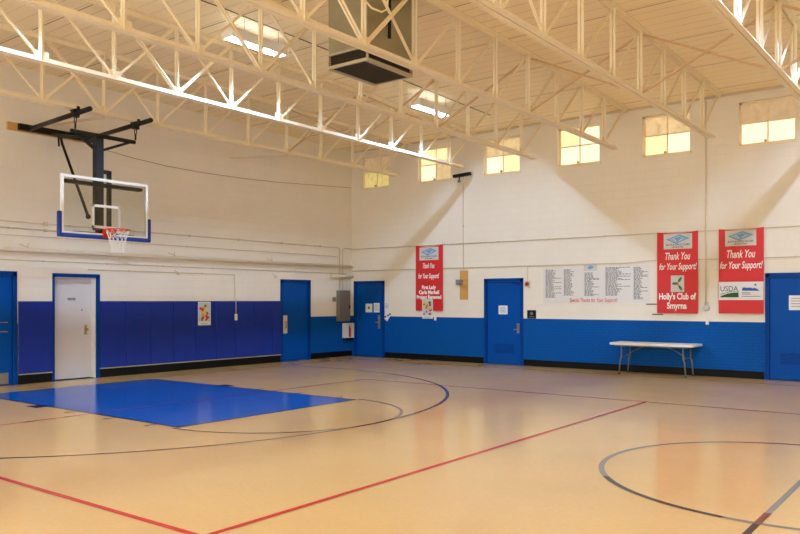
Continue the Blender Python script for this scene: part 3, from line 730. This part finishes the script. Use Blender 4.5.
o = empty('extinguisher_cabinet', (0, -.25, .55), 'white cabinet with red fire extinguisher below the grey panel', 'fire extinguisher cabinet')
w = W('left'); w.box(-.44, -.06, .58, 1.04, .001, .02); w.box(-.44, -.42, .58, 1.04, .02, .16); w.box(-.08, -.06, .58, 1.04, .02, .16); w.box(-.42, -.08, 1.02, 1.04, .02, .16); w.box(-.42, -.08, .58, .60, .02, .16)
w.box(-.42, -.30, .60, 1.02, .13, .15)
w.mb.build('cabinet', M['white'], o)
w = W('left'); w.box(-.42, -.08, .50, .578, .001, .11); w.mb.build('shelf', M['blackmetal'], o)
o = empty('fire_extinguisher', (.09, -.21, .61), 'red fire extinguisher inside the white wall cabinet', 'fire extinguisher')
mb = MB(); mb.tube([(.085,-.21,.605),(.085,-.21,.62),(.085,-.21,.87),(.085,-.21,.91),(.085,-.21,.925)], [.04,.055,.055,.03,.018], 16); mb.build('cylinder', M['redplastic'], o, smooth=True)
mb = MB(); mb.box(.075,.10,-.25,-.17,.93,.955); mb.tube([(.085,-.21,.92),(.085,-.21,.95)], .014); mb.build('valve_handle', M['blackmetal'], o)
mb = MB(); mb.tube([(.10,-.23,.93),(.125,-.262,.88),(.12,-.268,.75),(.115,-.268,.68)], .008); mb.build('hose', M['blackmetal'], o)

mb = MB(); mb.tube([(.02, y, z) for y, z in ((-8.74, 5.22), (-8.6, 5.19), (-7.87, 5.11), (-6.9, 5.05), (-6.0, 5.03), (-4.6, 5.05), (-3.29, 5.10), (-1.14, 5.24), (-.04, 5.31))], .0065, 6)
single(mb, 'sagging_cable', M['cable'], (.02, -5, 5.1), 'thin dark cable sagging across the upper end wall from the hoop to the corner', 'cable')
# ------------------------------------------------------------------ folding table
o = empty('folding_table', (9.82, -.45, 0), 'white folding table standing against the blue wall', 'table')
T0, T1, TY0, TY1, TH = 8.84, 10.80, -.80, -.07, .75
def rrect(x0, x1, y0, y1, r, n=4):
    P = []
    for cx, cy, s in ((x1-r, y1-r, 0), (x0+r, y1-r, 90), (x0+r, y0+r, 180), (x1-r, y0+r, 270)):
        for k in range(n+1):
            t = math.radians(s+90*k/n); P.append((cx+r*math.cos(t), cy+r*math.sin(t)))
    return P
mb = MB(); P = rrect(T0, T1, TY0, TY1, .05); n = len(P)
layers = [(.0, TH), (-.004, TH-.006), (-.004, TH-.05), (.012, TH-.055)]
def inset(P, d, c=((T0+T1)/2, (TY0+TY1)/2)): return [(x-d*(1 if x > c[0] else -1), y-d*(1 if y > c[1] else -1)) for x, y in P]
rings = [[(x, y, z) for x, y in inset(P, d)] for d, z in layers]
mb.face(rings[0])
for A, B in zip(rings[:-1], rings[1:]):
    for i in range(n):
        j = (i+1) % n; mb.face([B[i], B[j], A[j], A[i]])
mb.face(list(reversed(rings[-1])))
mb.build('tabletop', M['table'], o)
for s, xe in ((1, T0+.24), (-1, T1-.22)):
    for y in (TY0+.09, TY1-.09):
        mb = MB(); mb.tube([(xe+s*.03, y, TH-.06), (xe+s*.03, y, .42), (xe, y, .34), (xe-s*.03, y, .0)], .0155, 10); mb.build('leg', M['leg'], o, smooth=True)
        mb = MB(); mb.tube([(xe-s*.03, y, 0), (xe-s*.028, y, .03)], .02, 10); mb.build('foot_cap', M['blackmetal'], o)
    mb = MB()
    mb.tube([(xe+s*.03, TY0+.09, .66), (xe+s*.03, TY1-.09, .66)], .011, 8)
    mb.tube([(xe+s*.03, TY0+.09, .42), (xe+s*.03, TY1-.09, .42)], .011, 8); mb.build('cross_bar', M['leg'], o)
    mb = MB(); yc = (TY0+TY1)/2
    pts = []
    for k in range(9):
        t = k/8; pts.append((xe+s*(.03+.62*t), yc, .42+(TH-.07-.42)*math.sin(t*PI/2)))
    mb.tube(pts, .008, 8); mb.build('brace', M['leg'], o, smooth=True)
mb = MB()
for y in (TY0+.05, TY1-.05): mb.box(T0+.12, T1-.12, y-.012, y+.012, TH-.08, TH-.056)
mb.build('under_rail', M['leg'], o)

# ------------------------------------------------------------------ roof trusses
ZB, SP = 5.398, 1.23
def tee(mb, a, b, bd, w, h, t=.009, gap=.018):
    """pair of back-to-back angles from a to b. web legs along bd, flanges along x"""
    a = Vector(a); b = Vector(b); d = (b-a).normalized(); bd = Vector(bd); bd = (bd-d*bd.dot(d)).normalized(); X = Vector((1,0,0))
    for s in (-1, 1):
        for (x0, x1, h0, h1) in ((gap/2, gap/2+t, 0, h), (gap/2+t, gap/2+w, 0, t)):
            P = []
            for e in (a, b):
                P += [e+X*s*x0+bd*h0, e+X*s*x1+bd*h0, e+X*s*x1+bd*h1, e+X*s*x0+bd*h1]
            n = len(mb.v); mb.v += P
            for q in ((0,1,2,3),(7,6,5,4),(1,0,4,5),(2,1,5,6),(3,2,6,7),(0,3,7,4)):
                mb.f.append(tuple(n+i for i in (q if s > 0 else q[::-1]))); mb.m.append(0)
def make_truss(X, label):
    o = empty('roof_truss', (X, RIDGE, ZB-.045), label, 'roof truss', 'steel roof trusses')
    ye = 10.0
    mb = MB(); tee(mb, (X, RIDGE-9.3, ZB-.045), (X, RIDGE+9.3, ZB-.045), (0,0,1), .078, .085); mb.build('bottom_chord', M['steel'], o)
    mb = MB()
    for s in (-1, 1): tee(mb, (X, RIDGE+s*ye, zc(RIDGE+s*ye)-.004), (X, RIDGE, zc(RIDGE)-.004), (0,0,-1), .078, .085)
    mb.build('top_chord', M['steel'], o)
    for k in range(-7, 8):
        y = RIDGE+k*SP
        mb = MB(); tee(mb, (X, y-.025, ZB-.03), (X, y-.025, zc(y)-.03), (0,1,0), .042, .05, .007, .014); mb.build('vertical_strut', M['steel'], o)
        mb = MB(); mb.box(X-.008, X+.008, y-.11, y+.11, ZB-.03, ZB+.13); mb.build('gusset_plate', M['steel'], o)
    def diag(ya, yb, thick):
        mb = MB(); s = 1 if yb > ya else -1
        tee(mb, (X, ya+s*.04, ZB+.02), (X, yb-s*.04, zc(yb)-.06), (0,-s,1), *((.036, .045, .007, .02) if thick else (.02, .036, .006, .006))); mb.build('diagonal_strut', M['steel'], o)
    for k in range(0, 8):
        for s in (-1, 1):
            ya = RIDGE+s*k*SP; yb = RIDGE+s*min((k+1)*SP, 9.9)
            diag(ya, yb, k == 0)
            if k < 1: diag(yb, ya, False)
    return o
TX = [2.36, 4.66, 6.83, 8.98, 11.18, 13.41, 15.63]
tl = ['roof truss nearest the end wall with the basketball hoop', 'brightly lit second roof truss out from the hoop wall',
      'third roof truss out from the hoop wall, left of the ceiling air unit', 'fourth roof truss, passing just in front of the ceiling air unit',
      'fifth roof truss, ending between the fourth and fifth windows', 'sixth roof truss at the upper right, ending beyond the last window',
      'seventh roof truss, directly above the viewer and out of the frame']
t0 = make_truss(TX[0], tl[0])
for X, l in zip(TX[1:], tl[1:]):
    c = copy_tree(t0); c.location.x = X; c['label'] = l
# sway frames (X braces) between trusses
def sway(xa, xb, y, label, both=True, za=None):
    o = empty('cross_brace', ((xa+xb)/2, y, ZB), label, 'cross brace', 'steel cross braces between the trusses')
    mb = MB(); mb.bar((xa+.03, y+.04, ZB+.02), (xb-.03, y+.04, zc(y)-.09), .035, .035); mb.build('brace_bar', M['brace'], o)
    mb = MB(); mb.bar((xa+.03, y+.085, zc(y)-.09), (xb-.03, y+.085, ZB+.02), .035, .035); mb.build('brace_bar', M['brace'], o)
bn = ['first and second', 'second and third', 'third and fourth', 'fourth and fifth', 'fifth and sixth', 'sixth and seventh']
for yk, side in ((RIDGE+4*SP, 'on the window side'), (RIDGE-4*SP, 'far from the windows')):
    for i in range(6): sway(TX[i], TX[i+1], yk, 'cross brace between %s trusses from hoop wall, %s' % (bn[i], side))
for k, l in ((4, 'thin bar tying the first truss to the end wall near the corner'), (0, 'thin bar tying the first truss to the end wall above the hoop'), (-4, 'thin bar tying the first truss to the end wall, outside the frame at left')):
    y = RIDGE+k*SP
    mb = MB(); mb.bar((.0, y+.22, 5.55), (TX[0]-.02, y, ZB-.075), .05, .045)
    single(mb, 'tie_bar', M['cream'], (0, y, 5.5), l, 'tie bar')

# ------------------------------------------------------------------ ceiling wiring
def cwire(pts, r, m, l, nm='ceiling_conduit'):
    mb = MB(); mb.tube(pts, r, 8); return single(mb, nm, m, pts[0], l, 'conduit')
cwire([(3.72, -19.5, zc(-19.5)-.02), (3.72, RIDGE, zc(RIDGE)-.02), (3.72, -5.6, zc(-5.6)-.02)], .008, M['grille'], 'thin dark conduit under the deck between the first and second trusses')
cwire([(5.98, -16, zc(-16)-.02), (5.98, RIDGE, zc(RIDGE)-.02), (5.98, -1.5, zc(-1.5)-.02)], .008, M['grille'], 'thin dark conduit feeding the strip ceiling lights')
mb = MB()
mb.tube([(9.06, -10.35, 6.3), (9.06, -10.2, 6.02), (9.06, -9.98, 5.93), (9.06, -9.75, 5.94), (9.06, -9.62, 6.02), (9.06, -9.6, 6.3)], .014, 8)
single(mb, 'gas_hose', M['steel'], (9.06, -10, 5.93), 'curved cream hose looping through the fourth truss beside the air unit', 'hose')

# ------------------------------------------------------------------ strip ceiling lights
FZ = 6.38
def make_light(x, y, label):
    o = empty('ceiling_light', (x, y, FZ), label, 'ceiling light', 'strip ceiling lights')
    hw, hl = .15, .64
    zt, sk = FZ, 1.
    mb = MB()   # open-bottomed reflector trough
    t = .004
    mb.box(x-hw, x+hw, y-hl, y+hl, zt, zt+.035)
    for s in (-1, 1):
        mb.box(x+s*hw, x+s*(hw+t), y-hl, y+hl, zt-sk*SKIRT[s], zt+.035)
        mb.box(x-hw, x+hw, y+s*hl, y+s*(hl+t), zt-.13, zt+.035)
    mb.build('reflector', M['white'], o)
    for k, dx in enumerate((-.022, .022)):
        mb = MB(); mb.tube([(x+dx, y-.58, zt-.022), (x+dx, y+.58, zt-.022)], .013, 8); mb.build('lamp_tube', M['tube'], o)
    mb = MB(); mb.box(x-.12, x+.12, y-.56, y+.56, zt+.036, zt+.042); mb.build('uplight_lens', M['uptube'], o)
    mb = MB()
    for yy in (y-.4, y+.4): mb.tube([(x+.16, yy, zt+.035), (x+.16, yy, zc(yy)-.002)], .005, 6)
    mb.build('hanger_rod', M['grey_metal'], o)
    return o
SKIRT = {-1: .108, 1: .148}
LYS = (-3.75, -9.15, -14.1)
l0 = make_light(5.70, -9.15, 'glowing strip ceiling light left of the ceiling air unit')
for x in (5.70, 14.2, 22.9):
    for y in LYS:
        if (x, y) == (5.70, -9.15): continue
        c = copy_tree(l0); c.location = (x, y, FZ + (zc(y)-zc(-9.15)))
        c['label'] = 'glowing strip ceiling light right of the ceiling air unit, near the windows' if (x, y) == (5.70, -3.75) else 'strip ceiling light outside the photo frame, overhead'

# ------------------------------------------------------------------ ceiling air unit
X0, X1, Y0, Y1 = 8.00, 8.80, -9.76, -8.64
o = empty('ceiling_air_unit', ((X0+X1)/2, (Y0+Y1)/2, 5.29), 'boxy metal ceiling air unit with dark grille underneath', 'air unit')
mb = MB(); mb.box(X0+.01, X1-.01, Y0+.01, Y1-.01, 5.52, zc(Y0)-.01); mb.build('sheet_metal_casing', M['galv'], o, bevel=.008)
mb = MB()
for z0, z1 in ((5.29, 5.335), (5.49, 5.52)):
    mb.box(X0, X1, Y0, Y0+.03, z0, z1); mb.box(X0, X1, Y1-.03, Y1, z0, z1); mb.box(X0, X0+.03, Y0+.03, Y1-.03, z0, z1); mb.box(X1-.03, X1, Y0+.03, Y1-.03, z0, z1)
for x in (X0, X1-.03):
    for y in (Y0, Y1-.03): mb.box(x, x+.03, y, y+.03, 5.335, 5.49)
mb.box(X0+.03, X0+.07, Y0+.03, Y1-.03, 5.29, 5.30); mb.box(X1-.07, X1-.03, Y0+.03, Y1-.03, 5.29, 5.30)
mb.build('diffuser_frame', M['galvtrim'], o)
mb = MB()
for k in range(5):
    z = 5.345+k*.03
    mb.hexa([(X0+.03,Y0+.005,z),(X1-.03,Y0+.005,z),(X1-.03,Y0+.03,z+.02),(X0+.03,Y0+.03,z+.02),(X0+.03,Y0+.005,z+.004),(X1-.03,Y0+.005,z+.004),(X1-.03,Y0+.03,z+.024),(X0+.03,Y0+.03,z+.024)])
    mb.hexa([(X1-.03,Y0+.03,z+.02),(X1-.005,Y0+.03,z),(X1-.005,Y1-.03,z),(X1-.03,Y1-.03,z+.02),(X1-.03,Y0+.03,z+.024),(X1-.005,Y0+.03,z+.004),(X1-.005,Y1-.03,z+.004),(X1-.03,Y1-.03,z+.024)])
mb.box(X0+.035, X1-.035, Y0+.035, Y1-.035, 5.34, 5.50)
mb.build('side_louvre', M['grille'], o)
mb = MB(); n = 24
for i in range(n): 
    y = Y0+.05+(Y1-Y0-.1)*i/(n-1); mb.box(X0+.07, X1-.07, y-.004, y+.004, 5.295, 5.325)
mb.box(X0+.07, X1-.07, Y0+.04, Y1-.04, 5.325, 5.335)
mb.build('bottom_grille', M['grille'], o)
mb = MB(); mb.box(X1-.009, X1+.012, Y0+.50, Y0+.55, 5.75, 6.45); mb.build('access_seam', M['blackmetal'], o)

# ------------------------------------------------------------------ basketball hoop (wall and roof mounted)
o = empty('basketball_hoop', (0, KC, 3.0), 'wall-mounted basketball hoop with glass backboard and black steel frame', 'basketball hoop')
BX, BY0, BY1, BZ0, BZ1 = 2.45, -10.98, -9.13, 2.99, 4.10
bc = (BY0+BY1)/2
mb = MB(); mb.box(.001, .06, -10.80, -8.85, 5.27, 5.43); tag(mb.build('mounting_board', M['wood'], o), 'tan wooden mounting board')
mb = MB(); mb.box(.061, .16, -10.60, -8.88, 5.285, 5.415); mb.build('wall_header', M['blackmetal'], o)
for (a, b) in (((.14, -10.38, 5.335), (3.0, -10.72, 5.26)), ((.14, -9.08, 5.335), (3.0, -9.43, 5.29))):
    mb = MB(); mb.tube([a, b], .047, 14); pp = mb.build('support_pipe', M['blackmetal'], o, smooth=True)
    y = a[1]+(b[1]-a[1])*.775; x = 2.36
    mb = MB(); mb.box(x-.05, x+.05, y-.06, y+.06, 5.21, 5.335); mb.box(x-.115, x+.115, y-.05, y+.05, 5.335, 5.351); mb.box(x-.115, x-.10, y-.03, y+.03, 5.351, 5.40); mb.box(x+.10, x+.115, y-.03, y+.03, 5.351, 5.40)
    mb.build('clamp', M['blackmetal'], pp)
    mb = MB()
    L = [(x+.035*math.cos(t), y+.0, 5.17+.075*math.sin(t)) for t in [2*PI*k/12 for k in range(12)]]
    mb.tube(L, .011, 6, closed=True)
    mb.tube([(x, y, 5.10), (x, y, 4.99)], .018, 8)
    mb.build('hanger_link', M['blackmetal'], pp)
PX, PZ = 2.30, 4.955
mb = MB(); mb.tube([(PX, -10.70, PZ), (PX, -9.33, PZ)], .042, 12); mb.build('pivot_tube', M['blackmetal'], o, smooth=True)
mb = MB(); mb.bar((PX, -10.60, PZ-.01), (PX-.03, -10.14, PZ-.30), .05, .05, up=(1,0,0)); mb.bar((PX, -9.42, PZ-.01), (PX-.03, -10.02, PZ-.26), .05, .05, up=(1,0,0)); mb.build('gusset_brace', M['blackmetal'], o)
MY = -10.10
mb = MB(); mb.box(PX-.12, PX-.0, MY-.085, MY+.085, 3.12, 5.0); mb.build('mast', M['blackmetal'], o, bevel=.006)
mb = MB(); mb.box(PX-.10, PX-.03, -9.90, -9.83, 3.12, 4.26); mb.box(PX-.10, PX-.03, MY+.085, -9.83, 4.24, 4.31); mb.box(PX-.1, PX-.03, MY+.085, -9.9, 3.12, 3.20); mb.build('height_adjuster', M['blackmetal'], o)
mb = MB(); mb.box(PX-.02, BX-.03, MY-.09, -9.80, 3.05, 3.16); mb.box(PX-.02, BX-.03, BY0+.1, BY1-.1, 3.96, 4.02); mb.box(PX-.02, BX-.03, BY0+.3, BY1-.3, 3.02, 3.06); mb.build('board_bracket', M['blackmetal'], o)
mb = MB(); mb.tube([(.17, -9.72, 5.25), (.25, -9.73, 5.10), (2.14, -10.25, 3.38)], .028, 10); mb.ball((2.14, -10.25, 3.38), .05); mb.tube([(.3, -9.85, 5.28), (.42, -9.9, 5.02)], .02, 8); mb.build('diagonal_brace', M['blackmetal'], o, smooth=True)
mb = MB(); mb.tube([(.17, -9.9, 5.3), (1.2, -10.0, 5.1), (PX-.1, -10.05, 4.98)], .03, 10); mb.build('fold_arm', M['blackmetal'], o, smooth=True)
# backboard
mb = MB(); mb.box(BX-.006, BX+.006, BY0+.03, BY1-.03, BZ0+.03, BZ1-.03); bb = mb.build('backboard_glass', M['glass'], o)
mb = MB(); fw = .052
mb.box(BX-.03, BX+.018, BY0, BY0+fw, BZ0, BZ1); mb.box(BX-.03, BX+.018, BY1-fw, BY1, BZ0, BZ1); mb.box(BX-.03, BX+.018, BY0+fw, BY1-fw, BZ1-fw, BZ1); mb.box(BX-.03, BX+.018, BY0+fw, BY1-fw, BZ0, BZ0+fw)
mb.build('backboard_frame', M['white'], bb)
mb = MB(); tw, th, l = .305, .455, .05; z0 = BZ0+.15
for q in ((bc-tw, bc-tw+l, z0, z0+th), (bc+tw-l, bc+tw, z0, z0+th), (bc-tw, bc+tw, z0+th-l, z0+th), (bc-tw, bc+tw, z0, z0+l)): mb.box(BX+.0062, BX+.009, *q)
mb.build('target_square', M['white'], bb)
mb = MB(); pz_ = BZ0-.06
mb.box(BX-.04, BX+.03, BY0-.054, BY1+.054, pz_, BZ0+.025)
for ya in (BY0-.055, BY1-.005): mb.box(BX-.04, BX+.03, ya-.012, ya+.072, pz_, BZ0+.42)
mb.build('edge_padding', M['padblue'], bb, bevel=.025)
RZ = 3.10; RXc = BX+.15+.235
mb = MB(); mb.tube([(RXc+.229*math.cos(2*PI*k/36), bc+.229*math.sin(2*PI*k/36), RZ) for k in range(36)], .011, 8, closed=True)
mb.box(BX+.02, BX+.04, bc-.09, bc+.09, RZ-.14, RZ+.03)
mb.hexa([(BX+.04,bc-.08,RZ-.10),(BX+.20,bc-.10,RZ-.02),(BX+.20,bc+.10,RZ-.02),(BX+.04,bc+.08,RZ-.10),(BX+.04,bc-.08,RZ+.012),(BX+.20,bc-.13,RZ+.012),(BX+.20,bc+.13,RZ+.012),(BX+.04,bc+.08,RZ+.012)])
for s in (-1, 1): mb.tube([(BX+.04, bc+s*.07, RZ-.12), (RXc-.08, bc+s*.20, RZ-.02)], .009, 6)
rim = mb.build('rim', M['orange'], o)
mb = MB(); nn = 12; lv = 5
def rad(j): return (.222, .185, .155, .135, .125, .13)[j]
def npnt(k, j): 
    t = 2*PI*(k+.5*(j % 2))/nn; return (RXc+rad(j)*math.cos(t), bc+rad(j)*math.sin(t), RZ-.012-.085*j)
for j in range(lv):
    for k in range(nn):
        mb.tube([npnt(k, j), npnt(k, j+1)], .0042, 5); mb.tube([npnt(k, j), npnt(k-1 if j % 2 == 0 else k+1, j+1)], .0042, 5)
mb.build('net', M['net'], rim)

# ------------------------------------------------------------------ camera, world, view
cd = bpy.data.cameras.new('camera'); cam = bpy.data.objects.new('camera', cd); COL.objects.link(cam)
cam.location = (16.0819, -18.4885, 1.7525); cam.rotation_euler = (PI/2, 0, .6532)
cd.sensor_width = 36; cd.lens = 771.7821*36/800; cd.shift_y = 33.35/800; cd.clip_start = .05
SC.camera = cam
wd = bpy.data.worlds.new('world'); SC.world = wd; wd.use_nodes = True
wd.node_tree.nodes['Background'].inputs['Color'].default_value = (.6, .7, .9, 1); wd.node_tree.nodes['Background'].inputs['Strength'].default_value = .3
SC.view_settings.view_transform = 'Standard'; SC.view_settings.look = 'None'; SC.view_settings.gamma = 1
SC.view_settings.use_curve_mapping = False
SC.view_settings.exposure = 0.17
SC.cycles.use_denoising = True
SC.cycles.max_bounces = 10; SC.cycles.diffuse_bounces = 7; SC.cycles.glossy_bounces = 4; SC.cycles.transparent_max_bounces = 8
